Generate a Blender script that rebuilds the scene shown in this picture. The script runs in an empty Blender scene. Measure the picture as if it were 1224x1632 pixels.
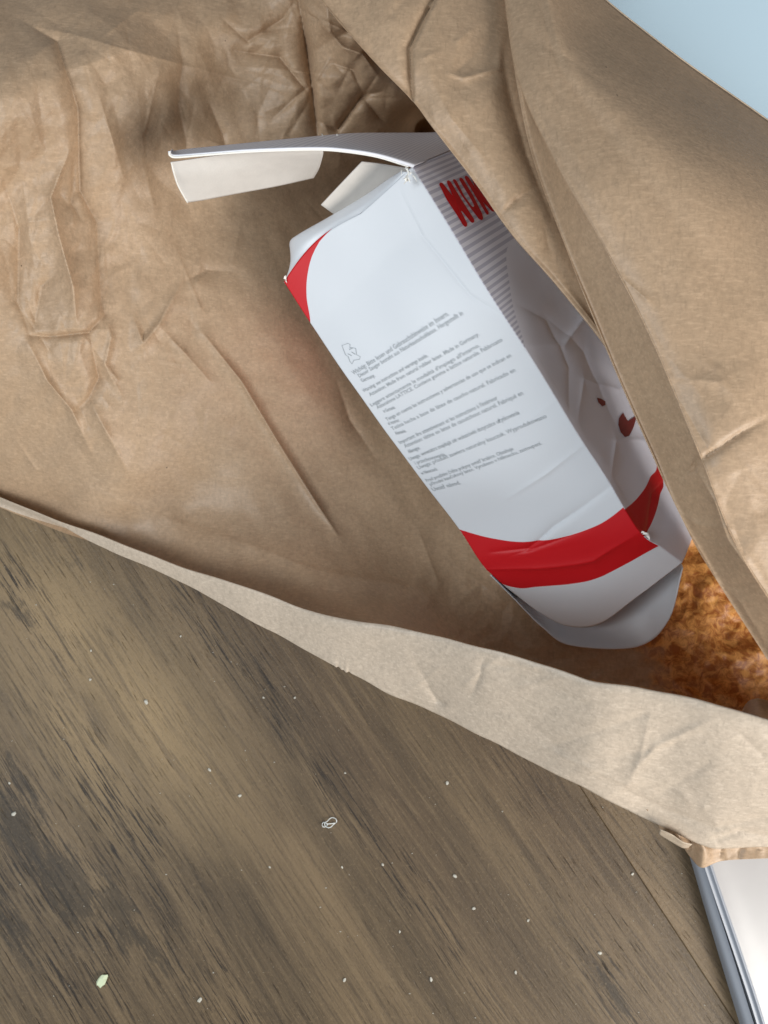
import bpy, math, random
import numpy as np
from mathutils import Vector, Matrix
random.seed(4); RNG = np.random.default_rng(7)
S = bpy.context.scene
COL = S.collection
# ------------------------------------------------------------------ camera
CAMZ = 0.48; TILT = math.radians(8)
W, H = 1224., 1632.
cam = bpy.data.cameras.new('camera'); camo = bpy.data.objects.new('camera', cam); COL.objects.link(camo)
camo.location = (0, -0.04, CAMZ); camo.rotation_euler = (TILT, 0, 0)
cam.sensor_fit = 'VERTICAL'; cam.sensor_height = 36; cam.sensor_width = 27; cam.lens = 26
cam.clip_start = 0.005; cam.clip_end = 50
cam.dof.use_dof = True; cam.dof.focus_distance = 0.36; cam.dof.aperture_fstop = 13
S.camera = camo
# ------------------------------------------------------------------ world and lamps (indoor window light plus an added fill)
wd = bpy.data.worlds.new('World'); S.world = wd; wd.use_nodes = True
wd.node_tree.nodes['Background'].inputs[0].default_value = (0.80, 0.90, 1.0, 1)
wd.node_tree.nodes['Background'].inputs[1].default_value = 0.23
def area(name, loc, target, size, power, colr, sy=None):
    l = bpy.data.lights.new(name, 'AREA'); l.shape = 'RECTANGLE'; l.size = size; l.size_y = sy or size
    l.energy = power; l.color = colr
    o = bpy.data.objects.new(name, l); COL.objects.link(o); o.location = loc
    o.rotation_euler = (Vector(target)-Vector(loc)).to_track_quat('-Z', 'Y').to_euler()
    return o
area('window_light', (.74, -.64, .58), (0.02, 0.02, 0.06), .52, 14.0, (1.0, 0.965, .92))
area('added_fill_light', (-.62, -.22, .95), (0.0, 0.0, 0.08), .45, 7.5, (0.90, 0.955, 1.0))  # soft fill added from the left for the bag wall and side panel
S.view_settings.view_transform = 'Standard'; S.view_settings.look = 'None'
S.view_settings.exposure = 0.0; S.view_settings.gamma = 1
S.render.resolution_x = 768; S.render.resolution_y = 1024
# ------------------------------------------------------------------ pixel <-> world helpers (each point gets its own true height)
F = 26/36*H
ct, st = math.cos(TILT), math.sin(TILT)
CX, CY, CZ = 0, -0.04, CAMZ
def at(px, py, z):
    px = np.asarray(px, float); py = np.asarray(py, float); z = np.asarray(z, float)
    dx = (px-W/2)/F; dy = -(py-H/2)/F
    wx = dx; wy = ct*dy+st; wz = st*dy-ct          # rotate about X by TILT
    t = (z-CZ)/wz
    return np.stack([CX+wx*t, CY+wy*t, z+0*t], -1)
def proj(P):
    x = P[..., 0]-CX; y = P[..., 1]-CY; z = P[..., 2]-CZ
    cy = ct*y+st*z; cz = -st*y+ct*z
    return np.stack([W/2+F*x/(-cz), H/2-F*cy/(-cz)], -1)
def cr(P, t):
    """Catmull-Rom through rows of P (n,...) at parameters t in 0..n-1"""
    P = np.asarray(P, float); n = len(P)
    t = np.clip(np.asarray(t, float), 0, n-1-1e-9); i = np.floor(t).astype(int); f = t-i
    g = lambda k: P[np.clip(i+k, 0, n-1)]
    sh = (-1,)+(1,)*(P.ndim-1); f = f.reshape(sh)
    p0, p1, p2, p3 = g(-1), g(0), g(1), g(2)
    p0 = np.where((i == 0).reshape(sh), 2*p1-p2, p0)
    p3 = np.where((i+2 > n-1).reshape(sh), 2*p2-p1, p3)
    return 0.5*((2*p1)+(-p0+p2)*f+(2*p0-5*p1+4*p2-p3)*f**2+(-p0+3*p1-3*p2+p3)*f**3)
# ------------------------------------------------------------------ node helpers
def mat(name):
    m = bpy.data.materials.new(name); m.use_nodes = True
    nt = m.node_tree; nt.nodes.clear()
    return m, nt
def N(nt, typ, ins=None, **kw):
    n = nt.nodes.new(typ)
    for k, v in kw.items(): setattr(n, k, v)
    if ins:
        for k, v in ins.items():
            if isinstance(v, bpy.types.NodeSocket): nt.links.new(v, n.inputs[k])
            else: n.inputs[k].default_value = v
    return n
def math_(nt, op, a, b=None, c=None, clamp=False):
    n = nt.nodes.new('ShaderNodeMath'); n.operation = op; n.use_clamp = clamp
    for k, v in enumerate((a, b, c)):
        if v is None: continue
        if isinstance(v, bpy.types.NodeSocket): nt.links.new(v, n.inputs[k])
        else: n.inputs[k].default_value = v
    return n.outputs[0]
def mix(nt, fac, a, b, mode='MIX'):
    n = nt.nodes.new('ShaderNodeMix'); n.data_type = 'RGBA'; n.blend_type = mode
    for k, v in ((0, fac), (6, a), (7, b)):
        if isinstance(v, bpy.types.NodeSocket): nt.links.new(v, n.inputs[k])
        else: n.inputs[k].default_value = v if k == 0 or len(v) == 4 else (*v, 1)
    return n.outputs[2]
def ramp(nt, fac, p0, p1, c0=(0, 0, 0, 1), c1=(1, 1, 1, 1)):
    n = nt.nodes.new('ShaderNodeValToRGB'); e = n.color_ramp.elements
    e[0].position = p0; e[1].position = p1; e[0].color = c0; e[1].color = c1
    nt.links.new(fac, n.inputs[0]); return n.outputs[0]
def noise(nt, vec, scale, detail=4, rough=.55, dist=0.):
    n = N(nt, 'ShaderNodeTexNoise', {'Vector': vec, 'Scale': scale, 'Detail': detail, 'Roughness': rough, 'Distortion': dist})
    return n.outputs[0]
def mapping(nt, vec, scale=(1, 1, 1), rot=(0, 0, 0), loc=(0, 0, 0)):
    return N(nt, 'ShaderNodeMapping', {'Vector': vec, 'Scale': scale, 'Rotation': rot, 'Location': loc}).outputs[0]
def bump(nt, h, dist, strength=1., nrm=None):
    d = {'Height': h, 'Distance': dist, 'Strength': strength}
    if nrm: d['Normal'] = nrm
    return N(nt, 'ShaderNodeBump', d).outputs[0]
# ------------------------------------------------------------------ materials
def kraft(name, base=(.53, .368, .232), trans=(.62, .25, .07), tfac=.15, rough=.49, fibre_rot=.9, painted_glow=False):
    m, nt = mat(name)
    co = N(nt, 'ShaderNodeTexCoord').outputs['Object']
    n1 = noise(nt, co, 22, 5, .6)
    n2 = noise(nt, co, 420, 4, .65)
    fv = mapping(nt, co, (210, 1000, 800), (0, 0, fibre_rot))
    n3 = noise(nt, fv, 1.0, 3, .6)
    fv2 = mapping(nt, co, (980, 210, 800), (0, 0, fibre_rot+.3), (3, 1, 0))
    n4 = noise(nt, fv2, 1.0, 3, .6)
    c = mix(nt, ramp(nt, n1, .3, .7), tuple(x*.90 for x in base), tuple(min(1, x*1.08) for x in base))
    c = mix(nt, math_(nt, 'MULTIPLY', ramp(nt, n2, .38, .66), .45), c, tuple(x*.62 for x in base))
    c = mix(nt, math_(nt, 'MULTIPLY', ramp(nt, n3, .52, .72), .42), c, (base[0]*1.35, base[1]*1.38, base[2]*1.42))
    c = mix(nt, math_(nt, 'MULTIPLY', ramp(nt, n4, .55, .74), .5), c, tuple(x*.62 for x in base))
    vo = N(nt, 'ShaderNodeTexVoronoi', {'Vector': co, 'Scale': 95.}); 
    pick = math_(nt, 'GREATER_THAN', N(nt, 'ShaderNodeSeparateColor', {'Color': vo.outputs['Color']}).outputs[0], .90)
    sp = math_(nt, 'MULTIPLY', math_(nt, 'LESS_THAN', vo.outputs['Distance'], .045), pick)
    c = mix(nt, math_(nt, 'MULTIPLY', sp, .8), c, (.07, .045, .03))
    if painted_glow:
        at_ = N(nt, 'ShaderNodeAttribute', attribute_name='painted_glow').outputs['Fac']  # light glowing through the paper, painted as orange mottling
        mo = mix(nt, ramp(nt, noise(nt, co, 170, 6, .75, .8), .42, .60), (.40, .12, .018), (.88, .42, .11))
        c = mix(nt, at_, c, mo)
    h = math_(nt, 'ADD', math_(nt, 'MULTIPLY', n3, .7), math_(nt, 'MULTIPLY', n2, .6))
    h2 = noise(nt, co, 140, 5, .6, .6)
    nb = bump(nt, h2, .0008, .3)
    nb = bump(nt, h, .00022, .5, nb)
    p = N(nt, 'ShaderNodeBsdfPrincipled', {'Base Color': c, 'Roughness': rough, 'Normal': nb, 'Specular IOR Level': .5})
    t = N(nt, 'ShaderNodeBsdfTranslucent', {'Color': mix(nt, ramp(nt, noise(nt, co, 170, 4, .65), .35, .7), trans, tuple(x*.55 for x in trans)), 'Normal': nb})
    ms = N(nt, 'ShaderNodeMixShader', {0: tfac, 1: p.outputs[0], 2: t.outputs[0]})
    o = N(nt, 'ShaderNodeOutputMaterial', {0: ms.outputs[0]})
    return m
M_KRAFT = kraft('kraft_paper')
M_GLOW = kraft('kraft_paper_glow_painted_at_bottom', painted_glow=True)  # orange backlight painted into the colour near the bag bottom
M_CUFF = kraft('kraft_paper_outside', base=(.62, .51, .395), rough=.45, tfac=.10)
M_EDGE = kraft('kraft_cut_edge', base=(.62, .50, .37))

def wood(name, offs=0.):
    m, nt = mat(name)
    co = N(nt, 'ShaderNodeTexCoord').outputs['Object']
    geo = N(nt, 'ShaderNodeNewGeometry').outputs['Position']
    ang = math.radians(54.5)
    base = mapping(nt, co, (1, 1, 1), (0, 0, ang), (offs, offs*.7, 0))   # x runs along the grain
    wob = N(nt, 'ShaderNodeVectorMath', {0: base, 1: N(nt, 'ShaderNodeVectorMath', {0: N(nt, 'ShaderNodeTexNoise', {'Vector': base, 'Scale': 5., 'Detail': 1.}).outputs['Color'], 1: (.0, .010, 0)}, operation='MULTIPLY').outputs[0]}, operation='ADD').outputs[0]
    M_ = lambda sx, sy, l=(0, 0, 0): mapping(nt, wob, (sx, sy, 1), (0, 0, 0), l)
    tone = noise(nt, M_(3.2, 26), 1, 5, .6)
    g1 = noise(nt, M_(7, 110, (2, 3, 0)), 1, 8, .72)
    g2 = noise(nt, M_(13, 260, (4, 2, 0)), 1, 8, .78)
    g3 = noise(nt, M_(26, 620, (1, 7, 0)), 1, 4, .7)
    blot = noise(nt, M_(55, 150, (5, 5, 0)), 1, 7, .75)
    dens = noise(nt, M_(2.5, 14, (8, 8, 0)), 1, 2, .5)
    grit = noise(nt, co, 520, 4, .8)
    inv_ = lambda x, a, b: ramp(nt, x, a, b, (1, 1, 1, 1), (0, 0, 0, 1))
    mul = lambda a, b: math_(nt, 'MULTIPLY', a, b)
    c = mix(nt, ramp(nt, tone, .34, .66), (.078, .057, .037), (.180, .131, .082))
    dm = ramp(nt, dens, .40, .60)
    STREAK_SHADE = 1
    def zone(px, py, ra, rb, amt):
        P = at(px, py, 0.0)
        d = N(nt, 'ShaderNodeVectorMath', {0: geo, 1: tuple(float(v) for v in P)}, operation='SUBTRACT').outputs[0]
        d = mapping(nt, d, (1, 1, 1), (0, 0, ang))
        d = N(nt, 'ShaderNodeVectorMath', {0: d, 1: (1/ra, 1/rb, 0)}, operation='MULTIPLY').outputs[0]
        L = N(nt, 'ShaderNodeVectorMath', {0: d}, operation='LENGTH').outputs['Value']
        return math_(nt, 'MULTIPLY', math_(nt, 'SUBTRACT', 1., L, clamp=True), amt)
    def zones(l):
        z = zone(*l[0])
        for a in l[1:]: z = math_(nt, 'MAXIMUM', z, zone(*a))
        return z
    lines = zones([(330, 980, .12, .017, 1.1), (480, 1180, .14, .016, 1.1), (640, 1400, .12, .018, .9), (220, 1360, .16, .028, 1.), (60, 1420, .14, .05, 1.2), (330, 1560, .12, .03, .9), (40, 960, .07, .02, .9), (760, 1130, .10, .02, .6), (960, 1560, .05, .02, .8)])
    black = zones([(25, 1310, .05, .020, 1.1), (110, 1410, .055, .026, 1.2), (185, 1450, .05, .018, 1.1), (40, 1250, .05, .012, .9), (250, 1520, .05, .014, .8), (30, 975, .035, .012, .8), (120, 900, .04, .010, .6), (985, 1590, .025, .010, .9), (20, 1480, .05, .02, .8)])
    gold = zones([(110, 1000, .13, .055, 1.), (230, 1130, .13, .050, 1.), (60, 880, .08, .03, .7), (120, 1160, .12, .04, .8)])
    c = mix(nt, mul(gold, ramp(nt, g1, .30, .62)), c, (.42, .31, .18))
    streak_shade = zones([(560, 1190, .26, .040, .9), (380, 950, .12, .022, .8), (880, 1290, .14, .035, .8), (760, 1150, .12, .03, .8)])  # darker streak band, with shade below the folded rim painted in
    c = mix(nt, mul(streak_shade, .75), c, (.070, .047, .032))
    # light and dark fibres
    c = mix(nt, mul(inv_(g2, .36, .50), .38), c, (.24, .18, .115))
    c = mix(nt, mul(ramp(nt, g1, .50, .62), math_(nt, 'ADD', .30, mul(dm, .25))), c, (.072, .052, .035))
    c = mix(nt, mul(ramp(nt, g2, .52, .62), math_(nt, 'ADD', math_(nt, 'ADD', .22, mul(dm, .2)), mul(lines, .8), clamp=True)), c, (.050, .037, .026))
    c = mix(nt, mul(ramp(nt, g3, .53, .60), math_(nt, 'ADD', .32, mul(lines, 1.2), clamp=True)), c, (.028, .021, .016))
    bz = ramp(nt, math_(nt, 'ADD', math_(nt, 'ADD', mul(black, .55), mul(math_(nt, 'SUBTRACT', blot, .5), 1.5)), mul(math_(nt, 'SUBTRACT', g2, .5), 1.2)), .24, .42)
    bz = mul(bz, mul(black, 3.) if False else math_(nt, 'MULTIPLY', black, 3., clamp=True))
    c = mix(nt, mul(bz, .60), c, (.034, .028, .022))
    # short pores
    pores = noise(nt, M_(48, 900, (9, 5, 0)), 1, 2, .5)
    pof = mul(ramp(nt, pores, .66, .72), math_(nt, 'ADD', .25, mul(dm, .6), clamp=True))
    c = mix(nt, pof, c, (.020, .014, .010))
    c = mix(nt, mul(ramp(nt, grit, .56, .70), .36), c, (.30, .225, .145))
    c = mix(nt, mul(inv_(grit, .32, .44), .40), c, (.045, .034, .024))
    # faint scratches
    sc = N(nt, 'ShaderNodeTexWave', {'Vector': mapping(nt, co, (1, 1, 1), (0, 0, .9)), 'Scale': 9., 'Distortion': 14., 'Detail': 2., 'Detail Scale': .8}).outputs['Fac']
    #c = mix(nt, mul(mul(ramp(nt, sc, .9985, .9998), ramp(nt, dens, .45, .55)), .35), c, (.45, .38, .28))
    c = mix(nt, 1., c, (1., .955, .84), 'MULTIPLY')
    h = math_(nt, 'SUBTRACT', mul(grit, .6), math_(nt, 'ADD', math_(nt, 'ADD', mul(g2, .8), mul(g3, .5)), pof))
    nb = bump(nt, h, .0007, .7)
    nb = bump(nt, tone, .002, .25, nb)
    rg = N(nt, 'ShaderNodeMapRange', {0: g1, 3: .34, 4: .56}).outputs[0]
    p = N(nt, 'ShaderNodeBsdfPrincipled', {'Base Color': c, 'Roughness': rg, 'Normal': nb, 'Specular IOR Level': .3})
    N(nt, 'ShaderNodeOutputMaterial', {0: p.outputs[0]})
    return m
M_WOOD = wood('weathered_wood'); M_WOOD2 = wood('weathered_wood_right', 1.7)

def plain(name, col, rough=.5, bumps=0, bs=300, spec=.5, coat=0., var=0.):
    m, nt = mat(name)
    co = N(nt, 'ShaderNodeTexCoord').outputs['Object']
    d = {'Base Color': (*col, 1), 'Roughness': rough, 'Specular IOR Level': spec, 'Coat Weight': coat, 'Coat Roughness': .15}
    if var:
        d['Base Color'] = mix(nt, ramp(nt, noise(nt, co, bs*.2, 4), .3, .7), tuple(x*(1-var) for x in col), col)
    if bumps: d['Normal'] = bump(nt, noise(nt, co, bs, 4), bumps, .6)
    p = N(nt, 'ShaderNodeBsdfPrincipled', d); N(nt, 'ShaderNodeOutputMaterial', {0: p.outputs[0]})
    return m
BOARD = (.68, .71, .745); RED = (.58, .008, .014)
M_BOARD_IN = plain('raw_cardboard_inside', (.66, .62, .57), .75, .00012, 900, .25, var=.06)
M_WHITE = plain('white_carton', BOARD, .38, .00010, 220)
M_FIBRE = plain('torn_board_fibre', (.86, .84, .78), .85, .0003, 1500, .2)
M_INK = plain('grey_print', (.36, .39, .41), .6)
M_REDINK = plain('red_print', RED, .35)
M_DARKRED = plain('dark_red_print', (.22, .035, .03), .5)
M_BLUE = plain('pale_blue_plastic', (.70, .89, 1.0), .35, .0001, 60)
M_GREY = plain('blue_grey_plastic', (.32, .345, .385), .4)
M_GLOSS = plain('white_gloss_plastic', (.36, .345, .335), .30, .0002, 30, .5, .2)
M_SLOT = plain('dark_slot', (.14, .15, .16), .6)
M_CRUMB = plain('pale_crumb', (.52, .50, .43), .7, .0003, 1500)
M_GREEN = plain('greenish_crumb', (.55, .62, .42), .7, .0003, 1500)
M_HAIR = plain('clear_plastic_curl', (.75, .78, .76), .15)

def fcurve(nt, x, pts):
    n = nt.nodes.new('ShaderNodeFloatCurve'); cv = n.mapping.curves[0]
    n.mapping.use_clip = False
    pts = sorted(pts)
    cv.points[0].location = pts[0]; cv.points[1].location = pts[-1]
    for p in pts[1:-1]: cv.points.new(*p)
    n.mapping.update(); nt.links.new(x, n.inputs['Value']); return n.outputs[0]
def band(nt, u, v, top, bot):
    a = math_(nt, 'MULTIPLY', math_(nt, 'SUBTRACT', v, fcurve(nt, u, top)), 900, clamp=True)
    if bot is None: return a
    b = math_(nt, 'MULTIPLY', math_(nt, 'SUBTRACT', fcurve(nt, u, bot), v), 900, clamp=True)
    return math_(nt, 'MULTIPLY', a, b)
# ------------------------------------------------------------------ mesh helpers
def mesh_obj(name, verts, faces, m, parent=None, uv=None, smooth=True):
    me = bpy.data.meshes.new(name)
    verts = np.asarray(verts, float)
    if isinstance(faces, np.ndarray):
        nf_, kf = faces.shape; me.vertices.add(len(verts)); me.vertices.foreach_set('co', verts.ravel())
        me.loops.add(nf_*kf); me.loops.foreach_set('vertex_index', faces.ravel().astype(np.int32))
        me.polygons.add(nf_); me.polygons.foreach_set('loop_start', np.arange(0, nf_*kf, kf, dtype=np.int32)); me.update(calc_edges=True)
    else: me.from_pydata(verts.tolist(), [], [tuple(f) for f in faces])
    me.materials.append(m)
    if uv is not None:
        ul = me.uv_layers.new(name='UVMap')
        idx = np.empty(len(me.loops), int); me.loops.foreach_get('vertex_index', idx)
        ul.data.foreach_set('uv', np.asarray(uv, float)[idx].ravel())
    if smooth: me.polygons.foreach_set('use_smooth', [True]*len(me.polygons))
    me.update()
    o = bpy.data.objects.new(name, me); COL.objects.link(o)
    if parent: o.parent = parent; o.matrix_parent_inverse = Matrix.Translation(-Vector(parent.location))
    return o
def grid_obj(name, P, m, parent=None, uv=None, thick=.0003, off=-1, smooth=True, mask=None):
    """P (nr,nc,3) grid; faces face up when rows go down the picture and columns go right. thick extends away from the face."""
    nr, nc = P.shape[:2]
    V = P.reshape(-1, 3); i = np.arange(nr*nc).reshape(nr, nc)
    fc = np.stack([i[:-1, :-1], i[1:, :-1], i[1:, 1:], i[:-1, 1:]], -1).reshape(-1, 4)
    if mask is not None: fc = fc[mask.reshape(-1)]
    o = mesh_obj(name, V, fc, m, parent, None if uv is None else uv.reshape(-1, 2), smooth)
    if thick:
        md = o.modifiers.new('thickness', 'SOLIDIFY'); md.thickness = thick; md.offset = off
    return o
def empty(name, loc=(0, 0, 0)):
    o = bpy.data.objects.new(name, None); COL.objects.link(o); o.location = loc; o.empty_display_size = .02
    return o
def tag(o, label=None, cat=None, group=None, kind=None):
    for k, v in (('label', label), ('category', cat), ('group', group), ('kind', kind)):
        if v: o[k] = v
    return o
# ------------------------------------------------------------------ crease fields (paper folds, in picture-plane units, heights in metres)
def seg_fold(X, Y, x0, y0, x1, y1, w, amp, asym=1., e0=1., e1=1.):
    dx, dy = x1-x0, y1-y0; L = math.hypot(dx, dy)+1e-6
    s = ((X-x0)*dx+(Y-y0)*dy)/L; d = ((X-x0)*(-dy)+(Y-y0)*dx)/L
    t = np.clip(s/L, 0, 1); ov = np.maximum(np.maximum(-s, s-L), 0)
    wl = np.where(d > 0, w, w*asym)
    r = np.sqrt((d/wl)**2+(ov/w)**2)
    return amp*(e0+(e1-e0)*t)*(np.exp(-2.1*r)-.0525)/.9475*(r < 1.404)
def poly_fold(X, Y, pts, w, amp, asym=1., taper=True):
    out = np.zeros_like(X); n = len(pts)-1
    for k in range(n):
        e0 = (0.25 if k == 0 else 1.) if taper else 1.; e1 = (0.25 if k == n-1 else 1.) if taper else 1.
        h = seg_fold(X, Y, *pts[k], *pts[k+1], w, amp, asym, e0, e1)
        out = np.where(np.abs(h) > np.abs(out), h, out)
    return out
def rand_folds(X, Y, n, box, lr, wr, ar, ang=None, spread=3.2, rng=RNG):
    out = np.zeros_like(X)
    for _ in range(n):
        cx = rng.uniform(box[0], box[2]); cy = rng.uniform(box[1], box[3])
        a = rng.uniform(0, math.pi) if ang is None else ang+rng.uniform(-spread, spread)
        L = rng.uniform(*lr); w = rng.uniform(*wr); am = rng.uniform(*ar)*rng.choice([-1, 1])
        out += seg_fold(X, Y, cx-L/2*math.cos(a), cy-L/2*math.sin(a), cx+L/2*math.cos(a), cy+L/2*math.sin(a), w, am, rng.uniform(.35, 1.6), .3, 1.)
    return out
def facet(X, Y, cx, cy, amp, seed, ang=0., warp=.28):
    """crumpled-paper height: flat facets meeting in sharp creases"""
    r = np.random.default_rng(seed); T = r.uniform(-1, 1, (64, 64)); D = r.uniform(0, 1, (64, 64)) > .5
    c, s_ = math.cos(ang), math.sin(ang); u = (X*c+Y*s_)/cx; v = (-X*s_+Y*c)/cy
    JX = r.uniform(-1, 1, (64, 64)); 
    def sm(t, uu_, vv_):
        i = np.floor(uu_).astype(int); j = np.floor(vv_).astype(int); a = uu_-i; b = vv_-j; a = a*a*(3-2*a); b = b*b*(3-2*b)
        g = lambda p, q: t[p % 64, q % 64]
        return (g(i, j)*(1-a)+g(i+1, j)*a)*(1-b)+(g(i, j+1)*(1-a)+g(i+1, j+1)*a)*b
    u2 = u+warp*sm(JX, u*.8+3, v*.8); v2 = v+warp*sm(JX.T, u*.8, v*.8+9)
    i = np.floor(u2).astype(int); j = np.floor(v2).astype(int); a = u2-i; b = v2-j
    g = lambda p, q: T[(i+p) % 64, (j+q) % 64]
    h00, h10, h01, h11 = g(0, 0), g(1, 0), g(0, 1), g(1, 1)
    d = D[i % 64, j % 64]
    A = np.where(a > b, h00+(h10-h00)*a+(h11-h10)*b, h00+(h11-h01)*a+(h01-h00)*b)
    a2 = 1-a
    B = np.where(a2 > b, h10+(h00-h10)*a2+(h01-h00)*b, h10+(h01-h11)*a2+(h11-h10)*b)
    return amp*np.where(d, A, B)
def wavy(X, Y, sc, amp, seed):
    r = np.random.default_rng(seed); out = np.zeros_like(X)
    for k in range(10):
        a = r.uniform(0, 6.28); f = 2*math.pi/sc*r.uniform(.5, 1.8); ph = r.uniform(0, 6.28)
        out += np.sin(f*(X*math.cos(a)+Y*math.sin(a))+ph)
    return out*amp/3.2

# ================================================================== TABLE
seamA = at(930, 1262, 0.); seamB = at(1130, 1566, 0.)
sd = (seamB-seamA)[:2]; sd /= np.linalg.norm(sd); sn = np.array([sd[1], -sd[0]])    # sn: to the right or left of the seam
if sn[0] < 0: sn = -sn
table = empty('wooden_table', tuple(seamA)); tag(table, 'worn brown wooden tabletop with dark streaky grain beneath the paper bag', 'table')
def plank(a0, a1, m):
    """plank between offsets a0..a1 across the seam direction"""
    r = .0004; th = .03; L = 1.1
    prof = [(a0, -th), (a0, -r), (a0+r*.6, -r*.3), (a0+r*1.6, 0), (a1-r*1.6, 0), (a1-r*.6, -r*.3), (a1, -r), (a1, -th)]
    V = []; 
    for e in (-L, L):
        for a, z in prof:
            q = seamA[:2]+sd*e+sn*a; V.append((q[0], q[1], z))
    n = len(prof); Fc = [(k, k+1, n+k+1, n+k) for k in range(n-1)]+[(n-1, 0, n, 2*n-1), tuple(range(n))[::-1], tuple(range(n, 2*n))]
    o = mesh_obj('plank', V, Fc, m, table, smooth=False)
    import bmesh
    bm = bmesh.new(); bm.from_mesh(o.data); bmesh.ops.recalc_face_normals(bm, faces=bm.faces[:]); bm.to_mesh(o.data); bm.free()
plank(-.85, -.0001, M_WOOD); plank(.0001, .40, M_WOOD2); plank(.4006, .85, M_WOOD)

# ================================================================== PAPER BAG
bag = empty('paper_bag', tuple(at(600, 600, 0.)))
tag(bag, 'open crumpled brown kraft paper bag with its rim folded outward, a box inside', 'paper bag')
crest = np.array([(-220, 715), (0, 792), (104, 833), (209, 873), (313, 910), (391, 936), (470, 965), (522, 980), (574, 990), (620, 998), (708, 1016), (787, 1035), (865, 1060), (938, 1084), (1011, 1093), (1126, 1119), (1224, 1145), (1420, 1200)], float)
crestz = np.array([.022, .042, .054, .066, .078, .090, .101, .109, .116, .124, .138, .152, .164, .173, .179, .187, .192, .196])
edge = np.array([(-220, 708), (0, 796), (63, 822), (120, 850), (183, 882), (271, 918), (339, 955), (418, 999), (491, 1038), (532, 1061), (558, 1073), (620, 1106), (672, 1127), (734, 1156), (813, 1197), (938, 1260), (1048, 1315), (1090, 1334), (1136, 1354), (1224, 1349), (1420, 1360)], float)
cpts = [(-200, -200, .12), (-200, 100, .175), (-200, 300, .16), (-200, 560, .115), (-200, 680, .05),
 (0, -180, .11), (0, 0, .148), (0, 160, .166), (0, 300, .14), (0, 450, .12), (0, 600, .095), (0, 700, .062), (0, 760, .042),
 (130, 0, .148), (130, 150, .160), (130, 450, .11), (130, 620, .09), (120, 740, .062), (100, 800, .045),
 (250, -180, .11), (250, 0, .138), (250, 120, .142), (250, 250, .118), (250, 450, .095), (250, 600, .083), (220, 760, .062), (210, 840, .052),
 (400, -180, .12), (400, 0, .125), (400, 120, .112), (400, 250, .090), (400, 450, .078), (390, 600, .067), (380, 760, .050), (330, 850, .050), (400, 900, .055),
 (520, -150, .17), (520, 30, .138), (520, 130, .115), (560, 200, .088), (540, 400, .055), (560, 560, .045), (540, 700, .038), (520, 850, .036), (520, 930, .050),
 (650, 50, .120), (640, 170, .088), (665, 235, .035), (700, 400, .025), (700, 600, .02), (680, 760, .022), (680, 880, .024), (700, 960, .045),
 (800, 100, .06), (850, 300, .02), (850, 500, .014), (850, 700, .012), (850, 860, .014), (840, 960, .022), (860, 1030, .060),
 (1000, 200, .05), (1020, 500, .012), (1020, 750, .010), (1020, 930, .012), (1010, 1030, .045),
 (1200, 200, .07), (1200, 500, .03), (1200, 750, .012), (1190, 950, .014), (1180, 1060, .055),
 (1400, 300, .12), (1400, 700, .08), (1400, 1000, .06), (1420, 1150, .11)]
cpts += [(x, y, z) for (x, y), z in zip(crest, crestz)]
for (x, y), z in zip(crest, crestz):
    if 300 < x < 1300:
        g_ = min(1, max(0, (x-450)/350)); cpts += [(x-8, y-46, z*.66*(1-g_)+.052*g_), (x-16, y-92, z*.52*(1-g_)+.020*g_)]
for q in ((400, 900, .055), (520, 930, .050), (700, 960, .045), (860, 1030, .060), (1010, 1030, .045), (1180, 1060, .055), (330, 850, .050), (520, 850, .036)):
    if q in cpts: cpts.remove(q)
cp = np.array(cpts)
def tps_fit(c):
    X = c[:, :2]/1000; n = len(c); d = np.linalg.norm(X[:, None]-X[None], axis=-1)
    K = np.where(d > 0, d*d*np.log(d+1e-12), 0)+np.eye(n)*2e-4
    P = np.hstack([np.ones((n, 1)), X]); A = np.block([[K, P], [P.T, np.zeros((3, 3))]])
    return X, np.linalg.solve(A, np.r_[c[:, 2], 0, 0, 0])
TX, TW = tps_fit(cp)
def tps(px, py):
    q = np.stack([px, py], -1).reshape(-1, 2)/1000; out = np.empty(len(q))
    for k in range(0, len(q), 20000):
        d = np.linalg.norm(q[k:k+20000, None]-TX[None], axis=-1)
        out[k:k+20000] = (np.where(d > 0, d*d*np.log(d+1e-12), 0))@TW[:-3]+TW[-3]+q[k:k+20000]@TW[-2:]
    return out.reshape(px.shape)
def Z1(x, y): return x/1.974, y/1.974
def zl(l): return [Z1(*p) for p in l]
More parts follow.
